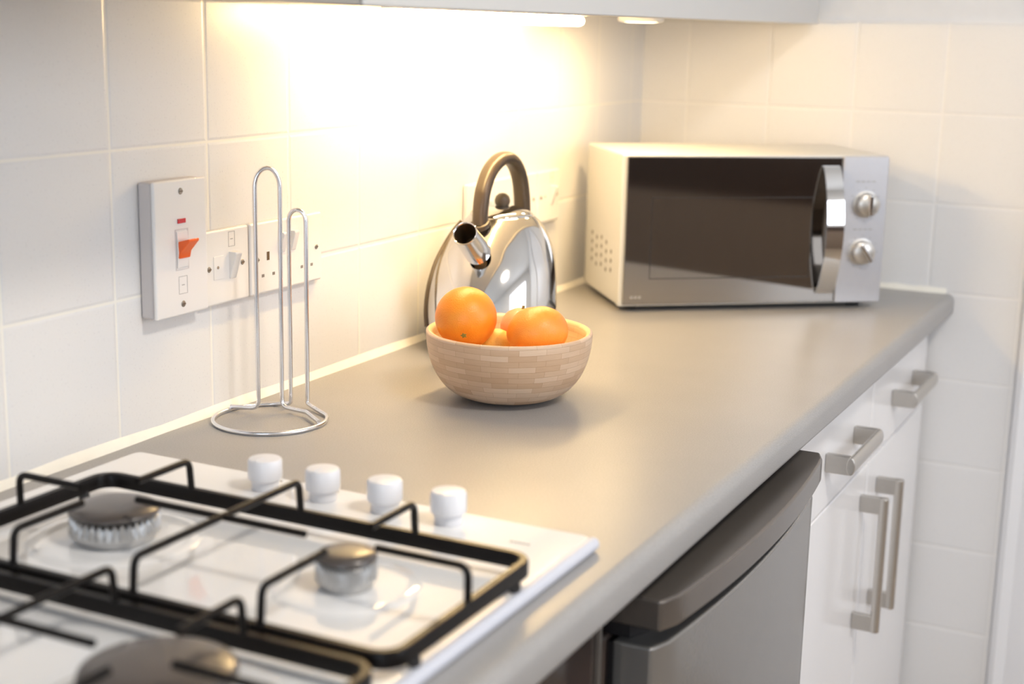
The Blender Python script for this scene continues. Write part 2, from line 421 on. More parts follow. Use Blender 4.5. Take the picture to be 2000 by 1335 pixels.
# door opening at the end wall: white architrave and door
bm = B(); prof = [(WX, L+0.006), (WX+0.002, L-0.010), (WX+0.012, L-0.016), (WX+0.030, L-0.012), (WX+0.050, L-0.018), (WX+0.066, L-0.020), (WX+0.070, L-0.014), (WX+0.070, L+0.10), (WX, L+0.10)]
prism(bm, prof, 0, 2.06, 2); struct('trim_3', bm, MT['gloss_trim'], smooth=25)
bm = B(); box(bm, (WX+0.072, L+0.03, 0.005), (1.55, L+0.07, 2.04)); struct('door_1', bm, MT['gloss_trim'], bevel=0.002)
bm = B(); box(bm, (1.552, L-0.016, 0), (1.62, L+0.10, 2.06)); struct('trim_4', bm, MT['gloss_trim'], bevel=0.002)
# silicone beads where worktop meets tile
def bead(name, a, b, out):
    bm = B(); a = Vector(a); b = Vector(b); out = Vector(out); n = 40; R = 0.0068; prev = None
    for i in range(n+1):
        p = a.lerp(b, i/n); rr = R*(1+0.10*math.sin(i*1.7)+0.06*math.sin(i*4.1))
        ring = [bm.verts.new(p), bm.verts.new(p+out*rr), bm.verts.new(p+out*rr*0.62+Vector((0, 0, rr*0.5))), bm.verts.new(p+out*0.28*rr+Vector((0, 0, rr*1.0))), bm.verts.new(p+Vector((0, 0, rr*1.35)))]
        if prev:
            for k in range(5): bm.faces.new((prev[k], prev[(k+1) % 5], ring[(k+1) % 5], ring[k]))
        else: bm.faces.new(ring)
        prev = ring
    bm.faces.new(prev[::-1]); return struct(name, bm, MT['silicone'], smooth=60)
bead('trim_1', (0.0001, -0.9, 0.9001), (0.0001, L-0.0005, 0.9001), (1, 0, 0))
bead('trim_2', (0.0005, L-0.0001, 0.9001), (0.585, L-0.0001, 0.9001), (0, -1, 0))
# windows
def window(name, axis, pos, a0, a1, h0, h1):
    bm = B(); w = 0.05
    segs = [(a0, a1, h0, h0+w), (a0, a1, h1-w, h1), (a0, a0+w, h0+w, h1-w), (a1-w, a1, h0+w, h1-w), ((a0+a1)/2-w/2, (a0+a1)/2+w/2, h0+w, h1-w)]
    for s0, s1, z0, z1 in segs:
        if axis == 'x': box(bm, (pos, s0, z0), (pos+0.05, s1, z1))
        else: box(bm, (s0, pos, z0), (s1, pos+0.05, z1))
    struct(name, bm, MT['gloss_trim'])
window('window_1', 'x', ROOM_X+0.02, 0.2, 1.6, 1.0, 2.05)
bm = B()
box(bm, (ROOM_X-0.035, -0.9, 0.771), (ROOM_X-0.001, 1.95, 0.97))  # unseen panel added to darken the top of the microwave door's reflection
struct('added_panel_2', bm, MT['dark_panel'], bevel=0.003)
bm = B(); box(bm, (ROOM_X-0.035, -0.9, 0.004), (ROOM_X-0.001, 1.95, 0.77))  # unseen panel added for the brown band in the microwave door's reflection
struct('added_panel_1', bm, MT['brown_panel'], bevel=0.003)
window('window_2', 'y', ROOM_Y0-0.07, 0.6, 2.1, 0.9, 2.05)
# added round ceiling light, an unseen source that brightens the level surfaces
t = thing('added_ceiling_light', 'added unseen round fill light with a white rim, on the ceiling above the kitchen floor', 'ceiling light', (1.5, 0.4, ROOM_H))
bm = B(); lathe(bm, [(0.16, -0.055), (0.19, -0.05), (0.20, -0.02), (0.20, 0)], (1.5, 0.4, ROOM_H)); obj('rim', bm, MT['gloss_trim'], t)
bm = B(); lathe(bm, [(0, -0.075), (0.09, -0.07), (0.14, -0.06), (0.165, -0.045), (0.165, -0.02), (0, -0.02)], (1.5, 0.4, ROOM_H)); obj('diffuser', bm, MT['lampglass'], t)

# ------------------------------------------------------------------ worktop
WY0 = -0.9
def nosing():
    r = 0.013; x1, z0, z1 = 0.600, 0.862, 0.900
    pts = [(0.001, z0), (x1-0.008, z0)]
    for k in range(1, 6): t = -PI/2+PI/2*k/6; pts.append((x1-0.008+0.008*math.cos(t), z0+0.008+0.008*math.sin(t)))
    pts.append((x1, z0+0.008))
    for k in range(0, 9): t = PI/2*k/8; pts.append((x1-r+r*math.cos(t), z1-r+r*math.sin(t)))
    pts.append((0.001, z1)); return pts
bm = B(); prism(bm, nosing(), WY0, L-0.001, 1)
wt = obj('worktop', bm, MT['worktop'], smooth=30)
tag(wt, 'long grey speckled laminate worktop with rounded front edge, along the tiled wall', 'worktop')

# ------------------------------------------------------------------ wall cabinets, hood, lamps
CX, CZ = 0.333, 1.355
t = thing('wall_cabinet', 'white wall cabinet over the kettle, its bottom edge along the top of the photo', 'cabinet', (0.002, 0.515, CZ))
bm = B(); box(bm, (0.002, 0.512, 1.364), (0.313, 1.985, 2.08)); obj('body', bm, MT['carcass'], t)
for a, b in ((0.514, 1.003), (1.006, 1.495), (1.498, 1.987)):
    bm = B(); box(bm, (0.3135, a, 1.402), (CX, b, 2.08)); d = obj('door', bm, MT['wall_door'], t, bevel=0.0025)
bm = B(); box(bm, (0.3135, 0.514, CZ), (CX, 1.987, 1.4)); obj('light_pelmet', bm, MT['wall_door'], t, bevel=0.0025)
bm = B(); box(bm, (0.003, 1.9875, CZ), (0.313, 2.0085, 2.08)); obj('filler_panel', bm, MT['carcass'], t)
t = thing('extractor_hood', 'grey metal extractor hood edge at top left, above the hob', 'extractor hood', (0.002, -0.09, CZ))
bm = B(); box(bm, (0.002, -0.088, CZ+0.006), (0.315, 0.5105, 2.08)); obj('body', bm, MT['hoodmet'], t)
bm = B(); box(bm, (0.3155, -0.088, CZ), (CX-0.001, 0.5105, 1.46)); obj('front_strip', bm, MT['hoodmet'], t, bevel=0.002)
bm = B(); box(bm, (0.3155, -0.088, 1.463), (CX-0.001, 0.5105, 2.08)); obj('door', bm, MT['white_door'], t, bevel=0.002)
side = ['near the corner above the microwave']
for i, (x, y) in enumerate(PUCKS):
    t = thing('under_cabinet_light', 'round warm under-cabinet light, ' + side[i], 'light', (x, y, 1.364))
    bm = B(); lathe(bm, [(0.030, -0.0125), (0.035, -0.0115), (0.036, -0.0095), (0.036, -0.0001), (0, -0.0001)], (x, y, 1.364)); obj('housing', bm, MT['gloss_trim'], t)
    bm = B(); lathe(bm, [(0, -0.0135), (0.020, -0.0133), (0.0295, -0.0120), (0.0295, -0.009)], (x, y, 1.364)); obj('diffuser', bm, MT['lampglass'], t)

# tube light under the wall cabinet, close to the tiles
t = thing('strip_light', 'warm tube light under the wall cabinet, washing the tiles beside the kettle', 'light', (0.120, 1.18, 1.3635))
bm = B(); box(bm, (0.105, 0.91, 1.3585), (0.135, 1.45, 1.3638)); obj('fitting', bm, MT['gloss_trim'], t, bevel=0.001)
bm = B(); tube(bm, [(0.120, y, 1.3505) for y in (0.911, 0.9125, 0.917, 1.44, 1.4475, 1.449)], 0.0074, n=16, rad=[0.3, 0.8, 1, 1, 0.8, 0.3]); obj('tube', bm, MT['tubeglow'], t)

# ------------------------------------------------------------------ base units
UX = 0.563
t = thing('base_cabinet', 'glossy white base unit with two drawers over two doors, at the end wall', 'cabinet', (0.02, 1.17, 0.0))
bm = B(); box(bm, (0.02, 1.168, 0.15), (UX-0.020, 1.997, 0.861)); obj('body', bm, MT['carcass'], t)
bm = B(); box(bm, (0.06, 1.17, 0), (UX-0.06, 1.997, 0.149)); obj('plinth', bm, MT['white_door'], t)
def bar_handle(cy0, cz0, length, vertical, parent, lab=None):
    """square posts and a slim round-edged bar standing off the front"""
    bm = B(); hw, st, th = 0.013, 0.036, 0.006
    if vertical:
        pts = [(UX, cy0, cz0-length/2+0.003), (UX+st, cy0, cz0-length/2+0.003), (UX+st, cy0, cz0+length/2-0.003), (UX, cy0, cz0+length/2-0.003)]
        for s in (-1, 1):
            z = cz0+s*(length/2-hw)
            box(bm, (UX+0.0005, cy0-0.005, z-hw), (UX+st-0.002, cy0+0.005, z+hw))
        tube(bm, [(UX+st, cy0, cz0-length/2), (UX+st, cy0, cz0+length/2)], 0.0075, n=16)
    else:
        for s in (-1, 1):
            y = cy0+s*(length/2-hw*0.5)
            box(bm, (UX+0.0005, y-0.0055, cz0-hw), (UX+st-0.002, y+0.0055, cz0+hw))
        tube(bm, [(UX+st-0.001, cy0-length/2, cz0), (UX+st-0.001, cy0+length/2, cz0)], 0.0075, n=16,
             sec=[(1.0*0.0062*math.cos(a), 1.0*0.0125*math.sin(a)) for a in [2*PI*k/20 for k in range(20)]], upv=(0, 0, 1))
    return obj('handle', bm, MT['brushed'], parent, bevel=0.0015)
for a, b, hy in ((1.170, 1.5835, 1.395), (1.5865, 1.9955, 1.805)):
    bm = B(); box(bm, (UX-0.019, a, 0.703), (UX, b, 0.848)); d = obj('drawer', bm, MT['white_door'], t, bevel=0.002)
    bar_handle(hy, 0.772, 0.172, False, d)
for a, b, hy in ((1.170, 1.5835, 1.548), (1.5865, 1.9955, 1.655)):
    bm = B(); box(bm, (UX-0.019, a, 0.152), (UX, b, 0.7)); d = obj('door', bm, MT['white_door'], t, bevel=0.002)
    bar_handle(hy, 0.552, 0.215, True, d)

# ------------------------------------------------------------------ fridge
FY0, FY1 = 0.574, 1.104
t = thing('fridge', 'dark silver under-counter fridge with curved front lid, left of the white drawers', 'fridge', (0.03, FY0, 0))
bm = B(); box(bm, (0.05, FY0, 0.02), (0.553, FY1, 0.80)); obj('cabinet', bm, MT['fridge_side'], t, bevel=0.004)
def bow(x0, x_edge, bulge, z0, z1, ya, yb, rc=0.008, n=24):
    pts = [(x0, yb), (x0, ya)]
    for k in range(n+1):
        s = k/n; y = ya+(yb-ya)*s
        e = min(s, 1-s)*(yb-ya); cr_ = 0
        if e < rc: cr_ = rc-math.sqrt(max(0, rc*rc-(rc-e)**2))
        pts.append((x_edge+bulge*(1-(2*s-1)**2)-cr_, y))
    bm = B(); prism(bm, pts, z0, z1, 2); return bm
obj('lid', bow(0.10, 0.612, 0.018, 0.8168, 0.8465, FY0-0.002, FY1+0.002, 0.006), MT['fridge'], t, bevel=0.003, smooth=50)
obj('seal', bow(0.30, 0.580, 0.014, 0.7995, 0.8165, FY0+0.012, FY1-0.004), MT['gasket'], t)
d = obj('door', bow(0.560, 0.604, 0.016, 0.06, 0.7992, FY0, FY1, 0.006), MT['fridge_door'], t, bevel=0.003, smooth=50)
bm = B(); box(bm, (0.5535, FY0+0.006, 0.07), (0.5595, FY1-0.006, 0.795)); obj('door_gasket', bm, MT['gasket'], t)
for y in (FY0+0.04, FY1-0.04):
    for x in (0.09, 0.5): 
        bm = B(); lathe(bm, [(0, 0), (0.018, 0), (0.018, 0.0199), (0, 0.0199)], (x, y, 0), 20); obj('foot', bm, MT['black_plastic'], t)

# ------------------------------------------------------------------ oven under the hob
t = thing('oven', 'dark brown-black built-in oven under the hob, left of the fridge', 'oven', (0.03, -0.05, 0.0))
bm = B(); box(bm, (0.03, -0.045, 0.1), (0.535, 0.548, 0.8615)); obj('body', bm, MT['fridge_side'], t)
bm = B(); box(bm, (0.5355, -0.045, 0.10), (0.556, 0.543, 0.74)); d = obj('door', bm, MT['oven'], t, bevel=0.003)
bm = B()
tube(bm, fillet([(0.556, 0.02, 0.70), (0.59, 0.02, 0.70), (0.59, 0.48, 0.70), (0.556, 0.48, 0.70)], 0.012), 0.008); obj('handle', bm, MT['brushed'], d)
bm = B(); box(bm, (0.5355, -0.045, 0.745), (0.556, 0.543, 0.858)); obj('control_panel', bm, MT['oven'], t, bevel=0.003)
bm = B(); box(bm, (0.5355, 0.545, 0.10), (0.560, 0.5495, 0.858)); obj('side_strip', bm, MT['brushed'], t)
bm = B(); box(bm, (0.10, -0.045, 0.0), (0.50, 0.548, 0.0995)); obj('plinth', bm, MT['black_plastic'], t)

# ------------------------------------------------------------------ hob
HX0, HX1, HY0, HY1, HZ = 0.052, 0.556, -0.052, 0.530, 0.912
hob = thing('hob', 'white enamel gas hob with four burners, set in the worktop at lower left', 'hob', (HX0, HY0, 0.9))
bm = B()
prism(bm, rrect(HX0+0.004, HY0+0.004, HX1-0.004, HY1-0.004, 0.008), 0.9003, 0.905, 2)
obj('skirt', bm, MT['enamel'], hob)
bm = B(); prism(bm, rrect(HX0, HY0, HX1, HY1, 0.009), 0.9052, HZ, 2)
obj('top_plate', bm, MT['enamel'], hob, bevel=0.003, segs=3)
bm = B(); tube(bm, [(HX1+0.002, HY0+0.004, HZ-0.0055), (HX1+0.002, HY1-0.004, HZ-0.0055)], 0.0062, n=14)
obj('front_rail', bm, MT['rail'], hob)
# burners
GY = 0.3065; DY = -0.231
def burner(x, y, r, hc):
    bm = B()
    lathe(bm, [(0.0, 0.0006), (r*0.9, 0.0006), (r+0.012, 0.0012), (r+0.020, 0.0014), (r+0.024, 0.0015), (r+0.034, 0.0004), (r+0.0345, 0.0001)], (x, y, HZ), 72)
    b = obj('burner', bm, MT['enamel'], hob, smooth=60)
    bm = B(); z = HZ
    n = 72; rings = []
    prof = [(r*0.86, 0.0015), (r*0.90, 0.006), (r*0.99, 0.0075), (r*1.0, 0.010), (r*0.985, 0.0205), (r*0.93, 0.0225)]
    for j, (rr, h) in enumerate(prof):
        ring = []
        for k in range(n*2):
            a = 2*PI*k/(n*2)
            g = (k % 4) < 2
            q = rr*(0.955 if (j in (4,) and not g) else 1)
            hh = h-(0.004 if (j >= 4 and not g) else 0)
            ring.append(bm.verts.new((x+q*math.cos(a), y+q*math.sin(a), z+hh)))
        rings.append(ring)
    for a_, b_ in zip(rings, rings[1:]):
        m_ = len(a_)
        for k in range(m_): bm.faces.new((a_[k], a_[(k+1) % m_], b_[(k+1) % m_], b_[k]))
    bm.faces.new(rings[0][::-1]); bm.faces.new(rings[-1])
    obj('burner_ring', bm, MT['alu'], b, smooth=30)
    bm = B(); lathe(bm, [(0, hc+0.0025), (r*0.55, hc+0.0022), (r*0.88, hc+0.0008), (r*0.97, hc-0.0012), (r*0.99, hc-0.0035), (r*0.93, hc-0.0048), (0, hc-0.0048)], (x, y, HZ+0.0015), 72)
    obj('burner_cap', bm, MT['cap'], b, smooth=60)
    bm = B(); tube(bm, [(x-(r+0.007)*0.5, y+(r+0.007)*0.85, HZ+0.001), (x-(r+0.007)*0.5, y+(r+0.007)*0.85, HZ+0.018)], 0.0025, n=10); obj('igniter', bm, MT['knob_white'], b)
burner(0.2075, 0.322, 0.038, 0.027)
burner(0.4345, 0.328, 0.0245, 0.026)
burner(0.4480, 0.092, 0.051, 0.030)
burner(0.2150, 0.085, 0.038, 0.027)
# knobs
for i, (x, y) in enumerate(((0.236, 0.4945), (0.300, 0.4955), (0.366, 0.4965), (0.431, 0.4975))):
    bm = B(); lathe(bm, [(0.0128, 0.0002), (0.0128, 0.0085), (0.0158, 0.0105), (0.0162, 0.0125), (0.0160, 0.0275), (0.0148, 0.0296), (0.0125, 0.0302), (0, 0.0302)], (x, y, HZ), 48)
    k_ = obj('knob', bm, MT['knob_white'], hob, smooth=35)
    bm = B(); box(bm, (x-0.0009, y-0.0152, HZ+0.0303), (x+0.0009, y-0.0035, HZ+0.0308)); obj('pointer', bm, MT['knob_white'], k_)
for i in range(4):
    x = (0.236, 0.300, 0.366, 0.431)[i]
    bm = B(); box(bm, (x-0.0015, 0.519, HZ+0.0001), (x+0.0015, 0.5205, HZ+0.0004)); obj('marking', bm, MT['ink'], hob)
bm = B()
for k in range(5): box(bm, (0.500+k*0.004, 0.482-0.0012, HZ+0.0001), (0.5025+k*0.004, 0.482+0.0014, HZ+0.0004))
obj('marking', bm, MT['ink'], hob)

# pan supports
def rod(bm, pts, r=0.0031, fr=0.009): return tube(bm, fillet(pts, fr, 7), r, n=12)
def pan_support(label, dy):
    FX0, FX1, FYa, FYb, ZB, ZT = 0.118, 0.554, 0.199+dy, 0.412+dy, 0.9265, 0.9585
    yr = GY+dy-0.001
    t = thing('pan_support', label, 'pan support', ((FX0+FX1)/2, (FYa+FYb)/2, HZ), group='black pan supports on the hob')
    bm = B(); path = [(x, y, ZB) for x, y in rrect(FX0, FYa, FX1, FYb, 0.018, 8)]
    tube(bm, path, 1, closed=True, sec=[(sx*0.0037, sz*0.0064) for sx, sz in ((-1, -1), (1, -1), (1, 0.75), (0.7, 1), (-0.7, 1), (-1, 0.75))], upv=(0, 0, 1))
    obj('frame', bm, MT['black_enamel'], t, smooth=50)
    XC = (0.2165, 0.334, 0.4475)
    P_ = [
        [(FX0, yr, ZB), (FX0, yr, ZT), (0.186, yr, ZT)],
        [(FX1, yr, ZB), (FX1, yr, ZT), (0.476, yr, ZT)],
        [(XC[0], FYb, ZB), (XC[0], FYb-0.003, ZT), (XC[0], yr+0.036, ZT)],
        [(XC[0], FYa, ZB), (XC[0], FYa+0.003, ZT), (XC[0], yr-0.030, ZT)],
        [(XC[2], FYb, ZB), (XC[2], FYb-0.003, ZT), (XC[2], yr+0.038, ZT)],
        [(XC[2], FYa, ZB), (XC[2], FYa+0.003, ZT), (XC[2], yr-0.026, ZT)],
        [(XC[1], FYa, ZB), (XC[1], FYa+0.003, ZT), (XC[1], FYb-0.003, ZT), (XC[1], FYb, ZB)],
        [(0.247, yr, ZT-0.0008), (0.412, yr, ZT-0.0008)],
    ]
    for p in P_:
        bm = B(); rod(bm, p); obj('prong', bm, MT['black_enamel'], t, smooth=60)
    for x, y in ((FX0, FYa+0.03), (FX0, FYb-0.03), (FX1, FYa+0.03), (FX1, FYb-0.03)):
        bm = B(); lathe(bm, [(0, 0.0006), (0.0042, 0.0006), (0.0052, 0.003), (0.0042, 0.0098), (0, 0.0098)], (x, y, HZ), 20)
        obj('rubber_foot', bm, MT['black_plastic'], t)
    return t
pan_support('black wire pan support nearer the white knobs, over the rear-right burners', 0)
pan_support('black wire pan support farther from the knobs, over the large front burner', DY)

# ------------------------------------------------------------------ switches and sockets on the left wall
def screw(y, z, x, parent, r=0.0033):
    bm = B(); lathe(bm, [(0, 0.0012), (r*0.8, 0.0009), (r, 0.0001)], (0, 0, 0), 20, M=Matrix.Translation((x, y, z)) @ Matrix.Rotation(PI/2, 4, 'Y'))
    s = obj('screw', bm, MT['brass'], parent)
    bm = B(); box(bm, (x+0.0011, y-r*0.75, z-0.0004), (x+0.0014, y+r*0.75, z+0.0004)); obj('screw_slot', bm, MT['slot'], s)
def frame_mark(y0, y1, z0, z1, x, parent, w=0.0004):
    bm = B()
    box(bm, (x, y0, z0), (x+0.0002, y1, z0+w)); box(bm, (x, y0, z1-w), (x+0.0002, y1, z1))
    box(bm, (x, y0, z0+w), (x+0.0002, y0+w, z1-w)); box(bm, (x, y1-w, z0+w), (x+0.0002, y1, z1-w))
    box(bm, (x, (y0+y1)/2-0.0022, (z0+z1)/2-0.0004), (x+0.0002, (y0+y1)/2+0.0022, (z0+z1)/2+0.0004))
    obj('label_window', bm, MT['ink'], parent)
def toggle(y, z, x, parent, w=0.0105, h=0.030, out=0.008):
    bm = B(); pts = [(x-0.002, z-h/2), (x+0.0012, z-h/2), (x+out, z+h/2-0.003), (x+out-0.001, z+h/2), (x-0.002, z+h/2)]
    prism(bm, [(p[0], p[1]) for p in pts], y-w/2, y+w/2, 1)
    return obj('rocker', bm, MT['plate'], parent, bevel=0.0008)

# cooker switch
t = thing('cooker_switch', 'tall white cooker switch with orange rocker and red indicator, leftmost on the tiles', 'switch', (0, 0.643, 1.103))
bm = B(); box(bm, (0.0003, 0.601, 1.031), (0.0175, 0.685, 1.175)); obj('back_box', bm, MT['pattress'], t, bevel=0.003)
bm = B(); box(bm, (0.0177, 0.600, 1.030), (0.0225, 0.686, 1.176)); obj('plate', bm, MT['plate'], t, bevel=0.003, segs=4)
XP = 0.0225
screw(0.643, 1.1635, XP, t, 0.0036); screw(0.643, 1.0425, XP, t, 0.0036)
bm = B(); box(bm, (XP, 0.6365, 1.1295), (XP+0.0012, 0.6495, 1.1345)); obj('indicator', bm, MT['red'], t, bevel=0.0005)
bm = B(); box(bm, (XP, 0.6322, 1.0795), (XP+0.0004, 0.6338, 1.1235)); box(bm, (XP, 0.6522, 1.0795), (XP+0.0004, 0.6538, 1.1235)); box(bm, (XP, 0.6338, 1.0795), (XP+0.0004, 0.6522, 1.0805)); box(bm, (XP, 0.6338, 1.1225), (XP+0.0004, 0.6522, 1.1235))
obj('switch_surround', bm, MT['pattress'], t)
bm = B(); prism(bm, [(XP+0.0001, 1.082), (XP+0.0012, 1.082), (XP+0.0030, 1.100), (XP+0.0012, 1.121), (XP+0.0001, 1.121)], 0.6342, 0.6518, 1); obj('rocker_bed', bm, MT['plate'], t, bevel=0.0006)
bm = B(); prism(bm, [(XP+0.001, 1.0925), (XP+0.0045, 1.0925), (XP+0.0062, 1.1000), (XP+0.0170, 1.1120), (XP+0.0165, 1.1145), (XP+0.0020, 1.1105)], 0.6345, 0.6515, 1)
obj('rocker', bm, MT['orange_sw'], t, bevel=0.001)
frame_mark(0.6365, 0.6505, 1.0535, 1.0725, XP, t)

def spur(y0, label, zc=1.0695):
    y = y0+0.043
    t = thing('switched_spur', label, 'switch', (0, y, zc), group='single white switch plates')
    bm = B(); box(bm, (0.0003, y0, zc-0.0425), (0.0095, y0+0.086, zc+0.0425)); obj('plate', bm, MT['plate'], t, bevel=0.003, segs=4)
    x = 0.0095; screw(y-0.0302, zc, x, t); screw(y+0.0302, zc+0.001, x, t)
    bm = B(); lathe(bm, [(0, 0.0006), (0.0016, 0.0006), (0.0018, 0.0001)], M=Matrix.Translation((x+0.0007, y-0.0155, zc+0.0005)) @ Matrix.Rotation(PI/2, 4, 'Y'), n=16); obj('fuse_dot', bm, MT['brass'], t)
    bm = B(); box(bm, (x, y-0.0225, zc-0.0132), (x+0.0007, y-0.0045, zc+0.0132)); obj('fuse_carrier', bm, MT['plate'], t, bevel=0.0003)
    toggle(y+0.0115, zc+0.0005, x, t, w=0.0115, h=0.031, out=0.010)
    frame_mark(y+0.005, y+0.0165, zc+0.0215, zc+0.0385, x, t)
def socket(y0, label, zc=1.0695):
    y = y0+0.073
    t = thing('double_socket', label, 'socket', (0, y, zc), group='white double sockets')
    bm = B(); box(bm, (0.0003, y0, zc-0.0425), (0.0095, y0+0.146, zc+0.0425)); obj('plate', bm, MT['plate'], t, bevel=0.003, segs=4)
    x = 0.0095
    screw(y-0.0603, zc-0.001, x, t); screw(y+0.0603, zc, x, t)
    for s in (-1, 1):
        yc = y+s*0.0395
        bm = B(); box(bm, (x, yc-0.0025, zc-0.0035), (x+0.0003, yc+0.0025, zc+0.0065)); obj('earth_hole', bm, MT['slot'], t)
        for q in (-1, 1):
            bm = B(); box(bm, (x, yc+q*0.0105-0.0024, zc-0.0225), (x+0.0003, yc+q*0.0105+0.0024, zc-0.0190)); obj('pin_hole', bm, MT['brass'], t)
        ys = y+s*0.011
        bm = B(); box(bm, (x, ys-0.0085, zc+0.0), (x+0.0004, ys+0.0085, zc+0.029)); obj('rocker_bed', bm, MT['plate'], t)
        toggle(ys, zc+0.0145, x, t, w=0.0095, h=0.024, out=0.007)
spur(0.6915, 'white single fused switch plate between the cooker switch and the paper holder')
socket(0.7805, 'white double socket behind the chrome wire paper holder')
spur(1.308, 'white single switch plate on the tiles behind the kettle, seen left of its handle')
socket(1.3965, 'white double socket on the tiles behind the kettle handle')
spur(1.545, 'white single switch plate nearest the microwave, on the tiles')

# ------------------------------------------------------------------ kitchen paper holder
t = thing('paper_holder', 'empty chromed wire kitchen paper holder with round base and two upright loops', 'paper holder', (0.0729, 0.7267, 0.9))
R_, cx_, cy_, zr = 0.0635, 0.0729, 0.7267, 0.9023
def ringpt(a, r=R_): return Vector((cx_+r*math.cos(a), cy_+r*math.sin(a), zr))
sA, sB = Vector((0.0665, 0.7965, 0)), Vector((0.0735, 0.8065, 0))
aL, aR = math.radians(122), math.radians(44)
# short loop runs into the base ring on both sides
arc = [ringpt(aL+(2*PI+aR-aL)*k/60) for k in range(61)]
sl = Vector((0.0600, 0.7850, 0)); srt = Vector((0.0800, 0.7900, 0))
def V(v, z): return Vector((v.x, v.y, z))
mid = (sl+srt)/2
loop = fillet([arc[-1], V(srt, zr+0.004), V(srt, zr+0.012), V(srt*0.97+mid*0.03, 1.12)], 0.008)
tops = [V(mid+(srt-mid)*math.cos(a), 1.120+0.0125*math.sin(a)) for a in [PI*k/10 for k in range(11)]]
loop2 = fillet([V(sl, 1.12), V(sl, zr+0.010), V(sl, zr+0.003), arc[0]], 0.008)
SR, SL = srt, sl
bm = B(); tube(bm, arc + loop[1:-1] + tops + loop2[1:-1], 0.0025, closed=True, n=12); obj('base_ring', bm, MT['wire'], t, smooth=70)
tl, tr = Vector((0.0450, 0.7430, 0)), Vector((0.0640, 0.7620, 0))
gm = (tl+tr)/2; e = 1.16
aa = [gm+(tr-gm)*1.04, gm+(tl-gm)*1.04]
path = [ringpt(math.radians(172), R_-0.001)+Vector((0, 0, 0.0035)), V(tl, zr+0.0045), V(aa[1], e)]
up1 = fillet([path[0], path[1]+Vector((0, 0, 0)), path[2]], 0.010)
tops = [V(gm+(aa[1]-gm)*math.cos(a), e+0.0215*math.sin(a)) for a in [PI*k/12 for k in range(13)]]
dn = fillet([V(aa[0], e), V(tr, zr+0.0045), Vector((0.100, 0.7585, zr+0.0040)), ringpt(math.radians(5), R_-0.001)+Vector((0, 0, 0.0035))], 0.010)
bm = B(); tube(bm, up1[:-1]+tops+dn[1:], 0.0025, n=12); obj('tall_loop', bm, MT['wire'], t, smooth=70)

# ------------------------------------------------------------------ bowl and fruit
BX, BY = 0.255, 0.9623
t = thing('bowl', 'round laminated bamboo bowl holding citrus fruit, in the middle of the worktop', 'bowl', (BX, BY, 0.9))
RR, HH, rf = 0.1005, 0.0835, 0.033
outer = [(0, 0.0012), (rf*0.9, 0.0006), (rf, 0.0010), (rf+0.006, 0.0022)]
for k in range(1, 17):
    a = k/16*PI/2
    outer.append((rf+0.006+(RR-rf-0.006)*math.sin(a)**0.92, 0.0022+(HH-0.004)*(1-math.cos(a))**1.05))
rim = [(RR-0.0005, HH-0.0004), (RR-0.003, HH+0.0010), (RR-0.0062, HH-0.0004)]
ri = RR-0.0078
inner = [(ri*math.sin(a), HH-0.002-(HH-0.0115)*(1-(1-math.cos(a)))**1.0) for a in [PI/2*(1-k/16) for k in range(17)]]
inner = [(r, z) for r, z in inner]
inner[-1] = (0, inner[-1][1])
bm = B(); lathe(bm, outer+rim[:2], (BX, BY, 0.9), 96); 
obj('outside', bm, MT['bamboo'], t, smooth=50)
bm = B(); lathe(bm, [rim[1], rim[2]]+inner, (BX, BY, 0.9), 96); obj('inside', bm, MT['bamboo_in'], t, smooth=60)

def fruit(name, label, c, r, m, sz=1.0, pole=(0, 0, 1), lump=0.0, stem=0, group=None, cat='fruit'):
    q = Vector(pole).normalized().to_track_quat('Z', 'Y').to_matrix().to_4x4()
    t = thing(name, label, cat, c, group=group)
    M = Matrix.Translation(c) @ q
    bm = B(); v = 40; prof = []
    for k in range(v+1):
        a = PI*k/v; rr = r*math.sin(a); zz = -r*sz*math.cos(a)
        dpl = 0.03*r*math.exp(-((PI-a)/0.22)**2); zz -= dpl*1.2
        prof.append((0 if k in (0, v) else rr, zz))
    lathe(bm, prof, (0, 0, 0), 64)
    for vv in bm.verts:
        p = vv.co
        if lump: vv.co = p*(1+lump*(math.sin(p.x*90+1)*math.cos(p.y*75)+0.5*math.sin(p.z*130+p.x*60)))
        vv.co = M @ vv.co
    obj('peel', bm, m, t, smooth=80)
    if stem:
        top = Vector((0, 0, r*sz-0.0006*(1 if sz > .9 else 1)-0.03*r*1.2+0.0006))
        bm = B(); 
        if stem == 1:
            n = 10; cv = bm.verts.new(M @ (top+Vector((0, 0, 0.0011)))); ring = []
            for k in range(n):
                a = 2*PI*k/n; q_ = 0.0042 if k % 2 else 0.0024
                ring.append(bm.verts.new(M @ (top+Vector((q_*math.cos(a), q_*math.sin(a), 0.0002)))))
            lo = [bm.verts.new(vv.co - (M.to_3x3() @ Vector((0, 0, 0.0012)))) for vv in ring]
            for k in range(n):
                bm.faces.new((cv, ring[k], ring[(k+1) % n])); bm.faces.new((ring[k], lo[k], lo[(k+1) % n], ring[(k+1) % n]))
            bm.faces.new(lo[::-1])
        else:
            tube(bm, [M @ (top+Vector((0, 0, -0.002))), M @ (top+Vector((0.0003, 0, 0.002))), M @ (top+Vector((0.001, 0, 0.0042)))], 0.0019, n=8)
        obj('stem_end', bm, MT['stem'], t)
    return t
cdir = Vector((0.435, -0.875, 0.2))
fruit('orange', 'large round orange with a green stem scar, at the left of the bowl', (0.2105, 0.934, 0.9985), 0.0372, MT['orange'], 0.99, pole=(0.36, -0.80, -0.42), stem=1)
